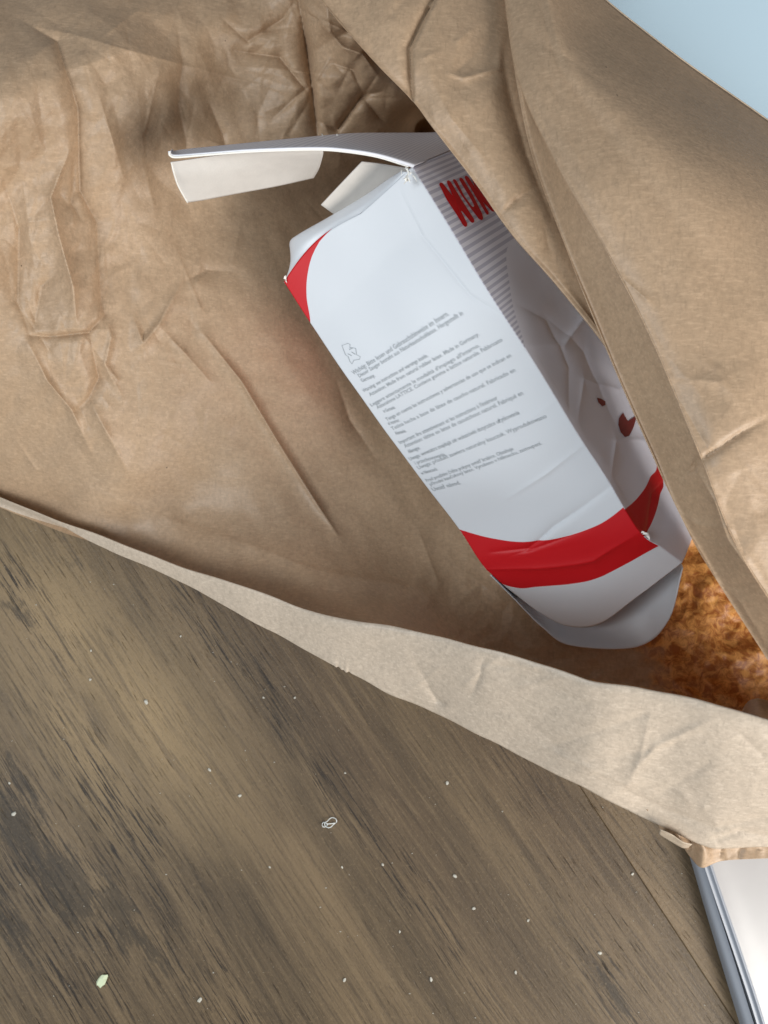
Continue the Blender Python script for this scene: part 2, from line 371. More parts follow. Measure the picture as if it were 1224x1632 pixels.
def wall_detail(X, Y):
    h = np.zeros_like(X)
    f = lambda pts, w, a, asym=1., taper=True: poly_fold(X, Y, pts, w, a, asym, taper)
    h += f(zl([(60, 60), (180, 130), (245, 340), (252, 600), (305, 700), (318, 950), (350, 1060)]), 34, .0050, 1.7)
    h += f(zl([(215, 480), (160, 620), (185, 740), (230, 900), (240, 1010)]), 26, -.0050, .7)
    h += f(zl([(235, 480), (225, 640), (255, 690)]), 16, .0025)
    h += f(zl([(10, 560), (60, 720), (55, 950), (95, 1055)]), 26, .0034, 1.5)
    h += f(zl([(160, 620), (60, 720)]), 14, .0016)
    h += f(zl([(190, 850), (130, 900), (100, 1060)]), 22, .0028, 1.4)
    h += f(zl([(95, 1055), (160, 1058), (280, 1045), (330, 990)]), 14, .0030, .5)
    h += f(zl([(90, 1080), (150, 1200), (225, 1290), (290, 1430)]), 26, -.0040, .7)
    h += f(zl([(285, 1065), (312, 1190), (280, 1252), (235, 1300)]), 20, .0044, 1.7)
    h += f(zl([(280, 1258), (330, 1350), (400, 1480)]), 26, -.0036, .8)
    h += f(zl([(330, 990), (350, 1060), (330, 1150), (390, 1260)]), 22, -.0030, .8)
    h += f(zl([(420, 1000), (450, 1080), (500, 1020), (570, 890)]), 24, -.0030, .6)
    h += f(zl([(450, 1080), (462, 1125)]), 8, .0014)
    h += f(zl([(510, 1035), (580, 1110), (660, 1200)]), 15, -.0020, .8)
    h += f(zl([(570, 890), (650, 850), (740, 855)]), 26, .0020, .9)
    h += f(zl([(640, 1050), (760, 1200), (880, 1400), (1000, 1590), (1060, 1680)]), 17, -.0036, .6)
    h += f(zl([(1060, 1200), (1100, 1320), (1180, 1440)]), 18, .0018)
    h += f(zl([(450, 740), (520, 830)]), 12, .0011); h += f(zl([(380, 640), (430, 780)]), 16, .0012)
    h += f(zl([(90, 80), (240, 110), (410, 160), (640, 220), (900, 290)]), 46, -.0018, .8)
    h += f(zl([(310, 300), (350, 430), (390, 560)]), 30, -.0030, .9)
    h += f(zl([(400, 100), (412, 190)]), 9, .0016); h += f(zl([(330, 130), (340, 190)]), 8, .0014)
    h += f(zl([(560, 90), (575, 200), (560, 330), (590, 470)]), 24, .0020, .8)
    h += f(zl([(660, 330), (700, 420), (720, 520)]), 20, .0026, .8)
    h += f(zl([(700, 60), (780, 130), (890, 60), (930, 0)]), 20, .0026)
    h += f(zl([(740, 160), (880, 180), (960, 280), (860, 370)]), 18, .0030, .8)
    h += f(zl([(930, -60), (965, 150), (985, 300), (1000, 430)]), 22, .0085, .5)
    h += f(zl([(1000, 60), (1080, 150), (1140, 170), (1190, 240)]), 18, -.0045)
    h += f(zl([(1000, 380), (1060, 410), (1140, 300), (1200, 290)]), 13, .0050)
    h += f(zl([(1060, 410), (1060, 440)]), 10, -.004); h += f(zl([(1140, 290), (1110, 220), (1050, 200)]), 14, .0040)
    h += f(zl([(1140, 300), (1190, 370), (1230, 400)]), 14, .0045)
    h = -h*1.25
    # small random crumples, more at the far end
    m1 = np.exp(-((X-560)/190)**2-((Y-90)/140)**2)
    h += m1*rand_folds(X, Y, 46, (400, -60, 720, 240), (30, 90), (9, 20), (.0012, .0034))
    h += rand_folds(X, Y, 42, (-50, 0, 330, 740), (30, 110), (8, 20), (.0003, .0012), 1.35, .5)
    h += rand_folds(X, Y, 60, (-50, -50, 700, 900), (20, 90), (7, 22), (.0002, .0009))
    h += rand_folds(X, Y, 40, (650, 700, 1250, 1120), (40, 120), (10, 26), (.0008, .0030))
    h += wavy(X, Y, 170, .0011, 3)+wavy(X, Y, 60, .0002, 5)
    ml = np.exp(-((X-110)/150)**2-((Y-430)/330)**2)
    h += ml*(facet(X, Y, 52, 120, .0044, 1, -.12, .4)+facet(X, Y, 24, 52, .0014, 2, .2, .4)+facet(X, Y, 12, 22, .0004, 14, .5, .4))
    h += m1*(facet(X, Y, 62, 60, .0050, 3, .4)+facet(X, Y, 28, 26, .0016, 4))
    mt = np.exp(-((Y-60)/120)**2)*np.clip((520-X)/100, 0, 1)
    h += mt*(facet(X, Y, 110, 60, .0022, 5, .35)+facet(X, Y, 34, 40, .0010, 15, .35))+.5*facet(X, Y, 120, 90, .0007, 6, .8)*np.clip((900-Y)/200, 0, 1)
    h -= .045*np.exp(-((X-672)/30)**2-((Y-200)/26)**2)
    mb = np.clip((X-620)/120, 0, 1)*np.clip((Y-820)/80, 0, 1); h += mb*(facet(X, Y, 60, 44, .0034, 8, .5)+facet(X, Y, 24, 20, .0016, 9))
    return h
nc, nr = 860, 700
pxs = np.linspace(-220, 1420, nc)
cy_ = np.interp(pxs, crest[:, 0], crest[:, 1])+1.4*np.sin(pxs/37.)+.5*np.sin(pxs/15.+1)
def smooth(a, k):
    w_ = np.hanning(2*k+1); w_ /= w_.sum(); return np.convolve(np.pad(a, k, mode='reflect', reflect_type='odd'), w_, 'valid')
cy_ = smooth(cy_, 12)
cz_ = smooth(np.interp(pxs, crest[:, 0], crestz), 45)+.0006*np.sin(pxs/31.+2)
tt = np.linspace(0, 1, nr)[:, None]
PX = np.broadcast_to(pxs, (nr, nc)).copy(); PY = -200+(cy_[None]+16+200)*tt
ZB = tps(PX, PY); fade = np.clip((cy_[None]-PY)/70, 0, 1)
ZZ = ZB+wall_detail(PX, PY)*np.clip((cy_[None]+10-PY)/22, 0, 1)
_dep = np.clip(.30*cz_, .006, .045)[None]
ZZ = ZZ-_dep*(1-fade)**1.5
_cap = .014+np.clip((PY-(cy_[None]-1))/18, 0, 1)*.14; _g = np.clip((PX-560)/260, 0, 1)*np.clip((PY-780)/60, 0, 1); _g = _g*_g*(3-2*_g)
ZZ = np.where(ZZ > _cap, ZZ*(1-_g)+_cap*_g, ZZ)+_g*np.clip((PY-880)/60, 0, 1)*(.0035+facet(PX, PY, 46, 36, .0022, 81, .5)+facet(PX, PY, 17, 15, .0012, 82)); ZZ = np.maximum(ZZ, .006+.0012*np.sin(PX/19)*np.sin(PY/27))
INNER = at(PX, PY, ZZ)
_ym = np.interp(PX, [880, 905, 975, 1055, 1130, 1224, 1340, 1480], [30, 60, 135, 200, 255, 330, 430, 540])
keep = ~((PX > 880) & (PY < _ym+25))[:-1, :-1]
iw = grid_obj('inner_wall', INNER, M_GLOW, bag, thick=0, mask=keep)
_d = np.clip((PX-(950+.25*(PY-900)))/90+.35*facet(PX, PY, 36, 30, 1., 71)+.2*facet(PX, PY, 12, 11, 1., 72), 0, 1)*np.clip((PY-740)/70, 0, 1)  # where the orange backlit glow is painted on the wall
_sa = iw.data.attributes.new('painted_glow', 'FLOAT', 'POINT'); _sa.data.foreach_set('value', (_d*_d*(3-2*_d)).ravel().astype(np.float32))
# near rim folded outward
ex = edge[:, 0]; ey = edge[:, 1]
rows = 70; w = np.linspace(0, 1, rows)[:, None]
jag = .7*np.sin(pxs/19.)+.4*np.sin(pxs/11.+2)+np.where((pxs > 533) & (pxs < 560), 2.2*(np.sin(pxs*.55)*np.sin(pxs*.23)), 0)
ey_ = smooth(np.interp(pxs, ex, ey), 10)+jag
PXr = np.broadcast_to(pxs, (rows, nc)).copy(); PYr = cy_[None]+(ey_-jag-cy_)[None]*w+jag[None]*w**9
drop = smooth(np.clip((ey_-cy_)/220, 0, 1)*.042+.002, 45)
Zr = cz_[None]+.0007*np.sin(np.clip(w*12, 0, 1)*math.pi/2)-drop[None]*(w**1.25)
hr = wavy(PXr, PYr, 260, .0010, 11)+facet(PXr, PYr, 130, 60, .0010, 12, .35)+facet(PXr, PYr, 46, 26, .00025, 13, .3)+rand_folds(PXr, PYr, 60, (400, 950, 1300, 1380), (40, 170), (9, 30), (.0003, .0016), .2, .9)
fr = lambda pts, w_, a, s=1.: poly_fold(PXr, PYr, pts, w_, a, s)
hr += fr([(771, 1050), (765, 1080), (750, 1112)], 14, -.0016, .6)
hr += fr([(800, 1070), (850, 1062), (890, 1052)], 24, .0018, .7)
hr += fr([(1010, 1230), (1045, 1190), (1130, 1150)], 22, .0020, .7)
hr += fr([(1035, 1140), (1020, 1210), (1000, 1250)], 22, .0014, 1.4)
hr += fr([(960, 1240), (1060, 1290), (1140, 1320), (1230, 1300)], 20, -.0022, .8)
hr += fr([(840, 1180), (930, 1220), (1050, 1275)], 16, .0012, .8)
hr += fr([(1130, 1340), (1180, 1325), (1240, 1335)], 12, -.0022, .8)
CUFF = at(PXr, PYr, Zr+hr*np.clip(w*5, 0, 1)*np.clip((ey_-cy_)/90, .08, 1)[None])
_n0 = 14; _w0 = np.linspace(1, 0, _n0, endpoint=False)[:, None]
UND = at(np.broadcast_to(pxs, (_n0, nc)), cy_[None]+15*_w0**1.5, (cz_-0)[None]-np.clip(.32*cz_, .006, .05)[None]*np.sin(_w0*math.pi/2)*1.0)
CUFF = np.concatenate([UND, CUFF], 0)
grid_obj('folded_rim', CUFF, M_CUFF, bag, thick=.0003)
# crumpled tab under the rim, lower right
tabL = [[(1030, 1290, 0.1430), (1048, 1313, 0.1390), (1056, 1330, 0.1360), (1072, 1338, 0.1340)],
        [(1060, 1295, 0.1430), (1078, 1325, 0.1420), (1088, 1345, 0.1400), (1088, 1350, 0.1290)],
        [(1075, 1300, 0.1390), (1098, 1330, 0.1350), (1103, 1350, 0.1330), (1100, 1366, 0.1270)],
        [(1090, 1310, 0.1410), (1118, 1345, 0.1410), (1122, 1362, 0.1390), (1119, 1383, 0.1340)],
        [(1120, 1320, 0.1350), (1145, 1350, 0.1350), (1150, 1360, 0.1340), (1152, 1372, 0.1330)],
        [(1200, 1310, 0.1370), (1224, 1340, 0.1380), (1224, 1355, 0.1370), (1224, 1368, 0.1370)],
        [(1380, 1310, 0.1400), (1400, 1340, 0.1400), (1400, 1350, 0.1400), (1400, 1362, 0.1400)]]
tabA = np.array(tabL); u_ = np.linspace(0, 6, 120); v_ = np.linspace(0, 3, 40)
T1 = cr(tabA, u_); T1 = cr(T1.transpose(1, 0, 2), v_)
T1[..., 2] += rand_folds(T1[..., 0], T1[..., 1], 22, (1040, 1300, 1230, 1385), (20, 60), (6, 14), (.0005, .0018))
grid_obj('crumpled_tab', at(T1[..., 0], T1[..., 1], T1[..., 2]), M_KRAFT, bag, thick=.0003)

_sl = [[(1052, 1322, .146), (1070, 1330, .147), (1088, 1342, .147), (1103, 1346, .146)], [(1050, 1330, .141), (1070, 1342, .141), (1086, 1351, .140), (1095, 1352, .140)]]
C_ = cr(cr(np.array(_sl), np.linspace(0, 1, 8)).transpose(1, 0, 2), np.linspace(0, 3, 24)).transpose(1, 0, 2); grid_obj('torn_sliver', at(C_[..., 0], C_[..., 1], C_[..., 2]), M_EDGE, bag, thick=.0003)
# right wall, rolled over the opening
def loft(lines, ns, nt_):
    A = np.array(lines, float)                      # (nlines, npts, 3)
    B = cr(A.transpose(1, 0, 2), np.linspace(0, A.shape[1]-1, ns))       # (ns, nlines, 3)
    return cr(B.transpose(1, 0, 2), np.linspace(0, A.shape[0]-1, nt_)).transpose(1, 0, 2)   # (ns, nt, 3)
def L3(xy, z): return [(a, b, c) for (a, b), c in zip(xy, z)]
ce = [(790, -130), (812, 60), (845, 235), (905, 400), (969, 557), (1035, 709), (1107, 863), (1219, 1043), (1340, 1230)]
cez = [.186, .188, .187, .185, .180, .174, .166, .150, .135]
under1 = L3([(a+22, b-6) for a, b in ce], [z-.02 for z in cez])
under2 = L3([(a+60, b-10) for a, b in ce], [z-.07 for z in cez])
edgeC = L3(ce, cez)
lip = L3([(a+7, b-2) for a, b in ce], [z+.0028 for z in cez])
rd = L3([(802, -130), (824, 95), (885, 250), (962, 390), (1036, 535), (1112, 715), (1180, 880), (1300, 1060), (1410, 1230)], [.190, .196, .203, .205, .202, .196, .186, .168, .15])
rd2 = L3([(815, -120), (845, 90), (915, 240), (1000, 375), (1076, 520), (1156, 700), (1225, 860), (1350, 1040), (1460, 1200)], [.191, .199, .207, .209, .206, .200, .190, .172, .155])
md = L3([(845, -100), (880, 85), (950, 200), (1040, 320), (1130, 440), (1215, 600), (1300, 760), (1430, 900), (1560, 1050)], [.192, .202, .209, .212, .210, .204, .195, .18, .16])
sb = L3([(865, -80), (905, 60), (975, 135), (1055, 200), (1130, 255), (1224, 330), (1340, 430), (1480, 540), (1650, 700)], [.190, .199, .205, .208, .208, .203, .195, .185, .17])
cut = L3([(890, -70), (962, -3), (1020, 44), (1088, 96), (1150, 140), (1224, 192), (1330, 270), (1480, 380), (1650, 500)], [.160, .156, .153, .152, .150, .146, .140, .13, .12])
rdm = [(a-6, b+2, c-.0022) for a, b, c in rd]; rdp = [(a+7, b-3, c+.0010) for a, b, c in rd]
C = loft([under2, under1, edgeC, lip, rdm, rd, rdp, rd2, md, sb, cut], 440, 290)
X, Y = C[..., 0], C[..., 1]
tcol = np.linspace(0, 10, 290)[None]
h = wavy(X, Y, 240, .0010, 21)+facet(X, Y, 190, 240, .0016, 23, .6)+facet(X, Y, 60, 70, .0003, 24, .3)
h += np.clip((Y-620)/120, 0, 1)*facet(X, Y, 70, 90, .0016, 25, .5)
h += rand_folds(X, Y, 34, (820, 0, 1300, 1150), (30, 140), (9, 28), (.0002, .0009), 1.0, .5)
f = lambda pts, w_, a, s=1.: poly_fold(X, Y, pts, w_, a, s)
h += f([(1105, 742), (1128, 725), (1180, 690), (1224, 665)], 16, -.0022, .5)
h += f([(1108, 745), (1140, 800), (1160, 860), (1210, 930)], 26, .0026, .8)
h += f([(1040, 560), (1110, 715)], 14, .0016); h += f([(1180, 640), (1150, 610), (1060, 600)], 30, .0014, .7)
h += f([(1112, 722), (1106, 745), (1090, 760)], 12, -.0035, .6)
h += f([(1150, 700), (1230, 790)], 30, -.0012)
h += f([(760, 20), (900, 90), (1050, 190), (1230, 320)], 46, -.0012)
h += f([(1150, 1010), (1120, 900), (1180, 960), (1240, 1060)], 20, .0014)
h += f([(1070, 810), (1110, 835), (1180, 845)], 22, .0016, .7)
CC = at(X, Y, C[..., 2]+h*np.clip((tcol-2)/1.2, 0, 1))
rwall = grid_obj('right_wall', CC, M_KRAFT, bag, thick=.0003)
_ce = CC[40:400:2, -1]; tube_later = _ce
# layer beneath it, left of the long overlapping fold
c2 = [(400, -150), (515, 0), (600, 99), (659, 161), (690, 203), (756, 289), (817, 375), (888, 456), (972, 563), (1020, 650)]
z2 = [.178, .182, .184, .183, .182, .180, .178, .176, .174, .165]
ov = [(820, -150), (835, -40), (850, 40), (862, 150), (880, 235), (915, 320), (950, 400), (985, 480), (1020, 570), (1060, 650)]
zo = [.180, .181, .180, .178, .1765, .1745, .173, .171, .168, .16]
lines = [L3([(a+70, b-6) for a, b in c2], [z-.075 for z in z2]), L3([(a+26, b-6) for a, b in c2], [z-.022 for z in z2]), L3(c2, z2),
         L3([(a+7, b-3) for a, b in c2], [z+.003 for z in z2])]
for q, dz in ((.3, .0090), (.6, .0085)):
    lines.append(L3([(a+(oa-a)*q, b+(ob-b)*q) for (a, b), (oa, ob) in zip(c2, ov)], [z+(o_-z)*q+dz*m_ for z, o_, m_ in zip(z2, zo, [1, 1, 1, 1, .95, .8, .6, .4, .15, 0])]))
lines.append(L3(ov, zo))
C2 = loft(lines, 340, 160); X, Y = C2[..., 0], C2[..., 1]; tcol = np.linspace(0, 6, 160)[None]
f = lambda pts, w_, a, s=1.: poly_fold(X, Y, pts, w_, a, s)
h = wavy(X, Y, 150, .0006, 31)+facet(X, Y, 70, 90, .0012, 32, .5)
h += f([(712, -40), (690, 4), (655, 76), (656, 120), (659, 165)], 15, -.0045, .12)
h += f([(700, -20), (735, 60), (700, 160)], 40, .0010); h += f([(800, 60), (795, 110), (740, 125), (715, 118)], 18, .0018, .5)
h += f([(800, 340), (822, 318), (850, 300)], 15, -.0024, .4)
h += f([(800, 80), (812, 150), (840, 250), (880, 350)], 26, -.0026, 1.)
h += f([(680, 110), (720, 190), (780, 260)], 30, .0012)
h += rand_folds(X, Y, 26, (620, 0, 880, 500), (20, 80), (7, 18), (.0002, .0008))
CC2 = at(X, Y, C2[..., 2]+h*np.clip((tcol-2)/1., 0, 1))
grid_obj('overlapping_fold', CC2, M_KRAFT, bag, thick=.0003)

fd = [[(1176, 1146, .115), (1190, 1120, .122), (1206, 1113, .126), (1226, 1117, .124), (1275, 1132, .126)], [(1182, 1152, .130), (1196, 1140, .136), (1210, 1136, .140), (1230, 1138, .140), (1278, 1150, .140)], [(1186, 1160, .150), (1200, 1158, .156), (1214, 1158, .158), (1234, 1160, .158), (1280, 1172, .158)]]
C_ = loft(fd, 50, 24).transpose(1, 0, 2); grid_obj('inner_fold', at(C_[..., 0], C_[..., 1], C_[..., 2]), M_KRAFT, bag, thick=.0003)
# ================================================================== CARTON
box = empty('folding_carton', tuple(at(780, 640, 0.02)))
tag(box, 'opened white cardboard box with red band and small multilingual text lying inside the bag', 'box')
# panel rows: v, left (px,py,z), right (px,py,z)
PR = [(0.00, (453, 449, .112), (657, 266, .156)), (.08, (496, 517, .108), (697, 330, .153)), (.24, (556, 606, .102), (781, 470, .148)),
      (.42, (617, 690, .088), (851, 577, .134)), (.60, (681, 777, .075), (918, 688, .120)), (.73, (732, 843, .063), (968, 765, .110)),
      (.84, (767, 898, .056), (1019, 848, .102)), (.93, (792, 923, .051), (1055, 874, .093)), (1.0, (818, 944, .044), (1087, 897, .083))]
vk = np.array([r[0] for r in PR])
Lp = at(*np.array([r[1] for r in PR], float).T); Rp = at(*np.array([r[2] for r in PR], float).T)
def v2t(v): return np.interp(v, vk, np.arange(len(vk)))
def lr(v):
    t = v2t(np.atleast_1d(v)); return cr(Lp, t), cr(Rp, t)
# local frame
Un = (Rp-Lp).mean(0); Un /= np.linalg.norm(Un); Vn = Rp[5]-Rp[1]; Vn /= np.linalg.norm(Vn)
Nn = np.cross(Un, Vn); Nn = Nn if Nn[2] > 0 else -Nn; Nn /= np.linalg.norm(Nn)
botc = cr(np.array([(818, 944, .044), (862, 978, .040), (905, 998, .040), (957, 994, .047), (1018, 950, .064), (1087, 897, .083)]), np.linspace(0, 5, 201))
botc = at(*botc.T)
def panel(u, v):
    u = np.asarray(u, float); v = np.asarray(v, float); sh = u.shape
    uf = u.ravel(); vf = v.ravel(); L, R = lr(vf)
    P = L+(R-L)*uf[:, None]
    P = P-Vn*(.0045*np.sin(np.pi*np.clip(uf/.62, 0, 1))*np.clip(1-vf/.09, 0, 1))[:, None]
    k = np.clip((vf-.84)/.16, 0, 1)**1.4                      # bulge of the lower end towards its curved bottom edge
    tgt = np.stack([np.interp(uf, np.linspace(0, 1, 201), botc[:, i]) for i in range(3)], -1)
    base1 = Lp[-1]+(Rp[-1]-Lp[-1])*uf[:, None]
    P = P+(tgt-base1)*k[:, None]
    bul = .0022*np.sin(np.pi*uf)*np.sin(np.pi*np.clip(vf/.84, 0, 1))
    d = bul
    # dents and creases (u,v space scaled to picture units)
    Xq, Yq = uf*265, vf*680
    d = d+poly_fold(Xq, Yq, [(265, 505), (150, 535), (90, 560), (30, 552)], 13, -.0016, .5)+poly_fold(Xq, Yq, [(200, 548), (100, 562), (60, 566)], 10, -.0010, .6)
    d = d+poly_fold(Xq, Yq, [(262, 430), (190, 452), (110, 470)], 12, .0009, .6)+poly_fold(Xq, Yq, [(265, 350), (200, 365), (130, 372)], 18, .0003, .6)
    d = d+poly_fold(Xq, Yq, [(265, 572), (180, 600), (90, 596), (0, 590)], 18, .0016, .7)
    d = d+poly_fold(Xq, Yq, [(232, 12), (225, 70), (240, 150), (262, 190)], 9, -.0005, .5)
    d = d+poly_fold(Xq, Yq, [(265, 260), (210, 262), (150, 300)], 18, .0003, .6)+poly_fold(Xq, Yq, [(250, 225), (190, 240), (140, 230)], 16, .0003, .6)
    d = d+wavy(Xq, Yq, 180, .00035, 41)
    P = P+Nn*d[:, None]
    return P.reshape(*sh, 3)
uu, vv = np.meshgrid(np.linspace(0, 1, 200), np.linspace(0, 1, 420))
PANEL = panel(uu, vv); PPX = proj(PANEL)
def inv(px, py, G=PPX, a=uu, b=vv):
    k = np.argmin((G[..., 0]-px)**2+(G[..., 1]-py)**2); return float(a.ravel()[k]), float(b.ravel()[k])
# front face: goes down and right from the right-hand edge
Dv = at(657+150, 266-62, .156-.062)-at(657, 266, .156)
def front(a, v):
    a = np.asarray(a, float); v = np.asarray(v, float); sh = a.shape; af = a.ravel(); vf = v.ravel()
    P = panel(np.ones_like(vf), vf)+Dv*af[:, None]
    nf = np.cross(Dv, Vn); nf = nf/np.linalg.norm(nf); nf = nf if nf[0] > 0 else -nf
    Xq, Yq = af*190, vf*680
    e = np.clip(af*14, 0, 1)
    d = poly_fold(Xq, Yq, [(10, 262), (60, 300), (120, 290), (190, 330)], 20, .0030, .6)+poly_fold(Xq, Yq, [(5, 380), (50, 330), (60, 250), (30, 200)], 16, -.0022, .7)
    d = d+poly_fold(Xq, Yq, [(15, 395), (60, 360), (110, 420), (190, 430)], 18, .0024, .7)+poly_fold(Xq, Yq, [(8, 498), (50, 470), (100, 510), (190, 500)], 20, .0028, .6)
    d = d+poly_fold(Xq, Yq, [(60, 240), (90, 330), (70, 460)], 22, -.0028, .6)+poly_fold(Xq, Yq, [(14, 5), (30, 40), (60, 60)], 10, -.0006, .4)
    d = d+poly_fold(Xq, Yq, [(4, 585), (60, 560), (190, 590)], 16, -.0026, .6)+poly_fold(Xq, Yq, [(30, 600), (60, 680)], 16, .002)
    d = d+wavy(Xq, Yq, 120, .0006, 51)-.003*np.clip((vf-.3)/.3, 0, 1)*np.sin(np.pi*af)
    d = d*.36
    P = P+nf*(d*e)[:, None]
    P[:, 2] = np.where(P[:, 2] < .03, .012+.018*np.exp((P[:, 2]-.03)/.018), P[:, 2])
    return P.reshape(*sh, 3)
aa, bb = np.meshgrid(np.linspace(0, 1, 130), np.linspace(0, 1, 320))
FRONT = front(aa, bb); FPX = proj(FRONT)

def carton_print(name, kind):
    m, nt = mat(name)
    uv = N(nt, 'ShaderNodeUVMap').outputs[0]; s = N(nt, 'ShaderNodeSeparateXYZ', {0: uv}); u, v = s.outputs[0], s.outputs[1]
    co = N(nt, 'ShaderNodeTexCoord').outputs['Object']
    c = (*BOARD, 1)
    if kind == 'panel':
        top = [inv(*p) for p in ((734, 843), (786, 858), (863, 861), (940, 842), (999, 804))]
        bot = [inv(*p) for p in ((800, 935), (860, 936), (905, 931), (974, 912), (1047, 871))]
        top = [(0, top[0][1])]+top[1:-1]+[(1, top[-1][1])]; bot = [(0, .955), (.12, .945)]+bot[1:-1]+[(1, bot[-1][1])]
        r1 = band(nt, u, v, top, bot)
        c = mix(nt, r1, c, (*RED, 1))
        wedge = [inv(*p) for p in ((528, 360), (503, 395), (492, 430), (489, 470), (496, 512))]
        wd_ = sorted([(q[1], q[0]) for q in wedge])
        wd_ = [(0, wd_[0][1])]+wd_[1:] if wd_[0][0] < .02 else wd_
        wd_ = [q for q in wd_ if q[0] < .068]; cu = fcurve(nt, v, wd_+[(.078, 0.), (.10, -.2), (1, -.3)])
        r2 = math_(nt, 'MULTIPLY', math_(nt, 'SUBTRACT', cu, u), 400, clamp=True)
        r2 = math_(nt, 'MULTIPLY', r2, math_(nt, 'LESS_THAN', v, .085))
        c = mix(nt, r2, c, (*RED, 1))
    if kind in ('front', 'lid'):
        lidm = math_(nt, 'GREATER_THAN', v, .30)
        per = 88. if kind == 'front' else 60.
        co_ = v if kind == 'front' else u
        w_ = math_(nt, 'SINE', math_(nt, 'MULTIPLY', co_, per*2*math.pi))
        w_ = math_(nt, 'MULTIPLY', math_(nt, 'ADD', w_, .1), 3., clamp=True)
        if kind == 'lid': w_ = math_(nt, 'MULTIPLY', w_, lidm)
        if kind == 'front':
            pts = [inv(*p, FPX, aa, bb) for p in ((808, 400), (812, 450), (822, 500), (835, 545))]
            lim = fcurve(nt, v, [(0, 1.2), (pts[0][1]-.02, max(.6, pts[0][0]+.05))]+sorted([(q[1], q[0]) for q in pts])+[(.5, -.2), (1, -.3)])
            w_ = math_(nt, 'MULTIPLY', w_, math_(nt, 'MULTIPLY', math_(nt, 'SUBTRACT', lim, u), 200, clamp=True))
        c = mix(nt, w_, (.82, .82, .90, 1), (.56, .56, .66, 1)) if kind == 'front' else mix(nt, w_, (.88, .88, .93, 1), (.70, .70, .78, 1))  # same board painted lighter here to stand in for light on front and lid
        if kind == 'front':
            top = [inv(*p, FPX, aa, bb) for p in ((999, 806), (1020, 788), (1035, 762), (1045, 728))]
            bot = [inv(*p, FPX, aa, bb) for p in ((1028, 850), (1040, 830), (1052, 790), (1058, 760))]
            top = [(0, top[0][1])]+[(q[0], q[1]) for q in top[1:]]+[(1, .35)]
            bot = [(0, bot[0][1])]+[(q[0], q[1]) for q in bot[1:]]+[(1, .45)]
            def mono(l):
                o = [l[0]]
                for p in l[1:]:
                    if p[0] > o[-1][0]+.02: o.append(p)
                return o
            r1 = band(nt, u, v, mono(top), mono(bot)); c = mix(nt, r1, c, (*RED, 1))
    wear = noise(nt, co, 35, 4)
    nb = bump(nt, wear, .0006, .25); nb = bump(nt, noise(nt, co, 1200, 2), .00005, .4, nb)
    p = N(nt, 'ShaderNodeBsdfPrincipled', {'Base Color': c, 'Roughness': .5 if kind != 'front' else .36, 'Normal': nb, 'Specular IOR Level': .35})
    N(nt, 'ShaderNodeOutputMaterial', {0: p.outputs[0]}); return m
side = grid_obj('side_panel', PANEL, carton_print('printed_side_panel', 'panel'), box, uv=np.stack([uu, vv], -1), thick=.0005)
frp = grid_obj('front_panel', FRONT, carton_print('striped_front_panel', 'front'), box, uv=np.stack([aa, bb], -1), thick=.0005)
# the two hidden walls
vq = np.linspace(0, 1, 60); aq = np.linspace(0, 1, 12)
Lq = panel(np.zeros(60), vq)
Dl = np.array([.0155, -.006, -.042])
LEFT = Lq[:, None]+Dl[None, None]*aq[None, :, None]
LEFT[..., 2] = np.maximum(LEFT[..., 2], .012)
M_REDSIDE, _nt = mat('white_and_red_hidden_side')
_uv = N(_nt, 'ShaderNodeSeparateXYZ', {0: N(_nt, 'ShaderNodeUVMap').outputs[0]})
_f = math_(_nt, 'LESS_THAN', _uv.outputs[1], .24)
_p = N(_nt, 'ShaderNodeBsdfPrincipled', {'Base Color': mix(_nt, _f, (*BOARD, 1), (.90, .02, .015, 1)), 'Roughness': .3}); N(_nt, 'ShaderNodeOutputMaterial', {0: _p.outputs[0]})
au, av = np.meshgrid(aq, vq)
grid_obj('rear_panel', LEFT[:, ::-1], M_REDSIDE, box, uv=np.stack([au[:, ::-1], av], -1), thick=.0005)
BK = LEFT[:, -1][:, None]+(FRONT[np.linspace(0, 319, 60).astype(int), -1]-LEFT[:, -1])[:, None]*np.linspace(0, 1, 12)[None, :, None]
BK[..., 2] = np.maximum(BK[..., 2], .010)
grid_obj('bottom_panel', BK, M_WHITE, box, thick=-.0005)

def sheet(name, lines, m, ns=60, nt_=40, thick=.0005, parent=box, uvon=False, folds=0, famp=.0006, seed=1):
    C_ = loft(lines, ns, nt_)
    if folds:
        r = np.random.default_rng(seed)
        C_[..., 2] += rand_folds(C_[..., 0], C_[..., 1], folds, (C_[..., 0].min(), C_[..., 1].min(), C_[..., 0].max(), C_[..., 1].max()), (20, 80), (6, 16), (famp*.4, famp), rng=r)
    uv = None
    if uvon:
        a_, b_ = np.meshgrid(np.linspace(0, 1, nt_), np.linspace(0, 1, ns)); uv = np.stack([b_, a_], -1)
    return grid_obj(name, at(C_[..., 0], C_[..., 1], C_[..., 2]), m, parent, uv=uv, thick=thick)
# lid: near cut edge (top of the fold) and far edge lower down
near = [(657, 266, .1562), (643, 261, .158), (600, 248, .160), (550, 240, .162), (500, 237, .163), (400, 240, .164), (320, 246, .164), (281, 249, .164), (271, 246, .165), (270, 241, .166)]
far = [(807, 204, .062), (745, 204, .078), (695, 212, .092), (640, 213, .104), (560, 214, .118), (470, 222, .125), (380, 231, .130), (300, 239, .134), (276, 242, .135), (274, 238, .136)]
midl = [tuple((a+b)/2 for a, b in zip(p, q)) for p, q in zip(near, far)]
q1 = [(*(np.array(p[:2])*.93+np.array(q[:2])*.07), p[2]-.001) for p, q in zip(near, far)]
lidp = sheet('lid_flap', [near, q1, midl, far], carton_print('striped_lid', 'lid'), 160, 40, .0006, uvon=True)
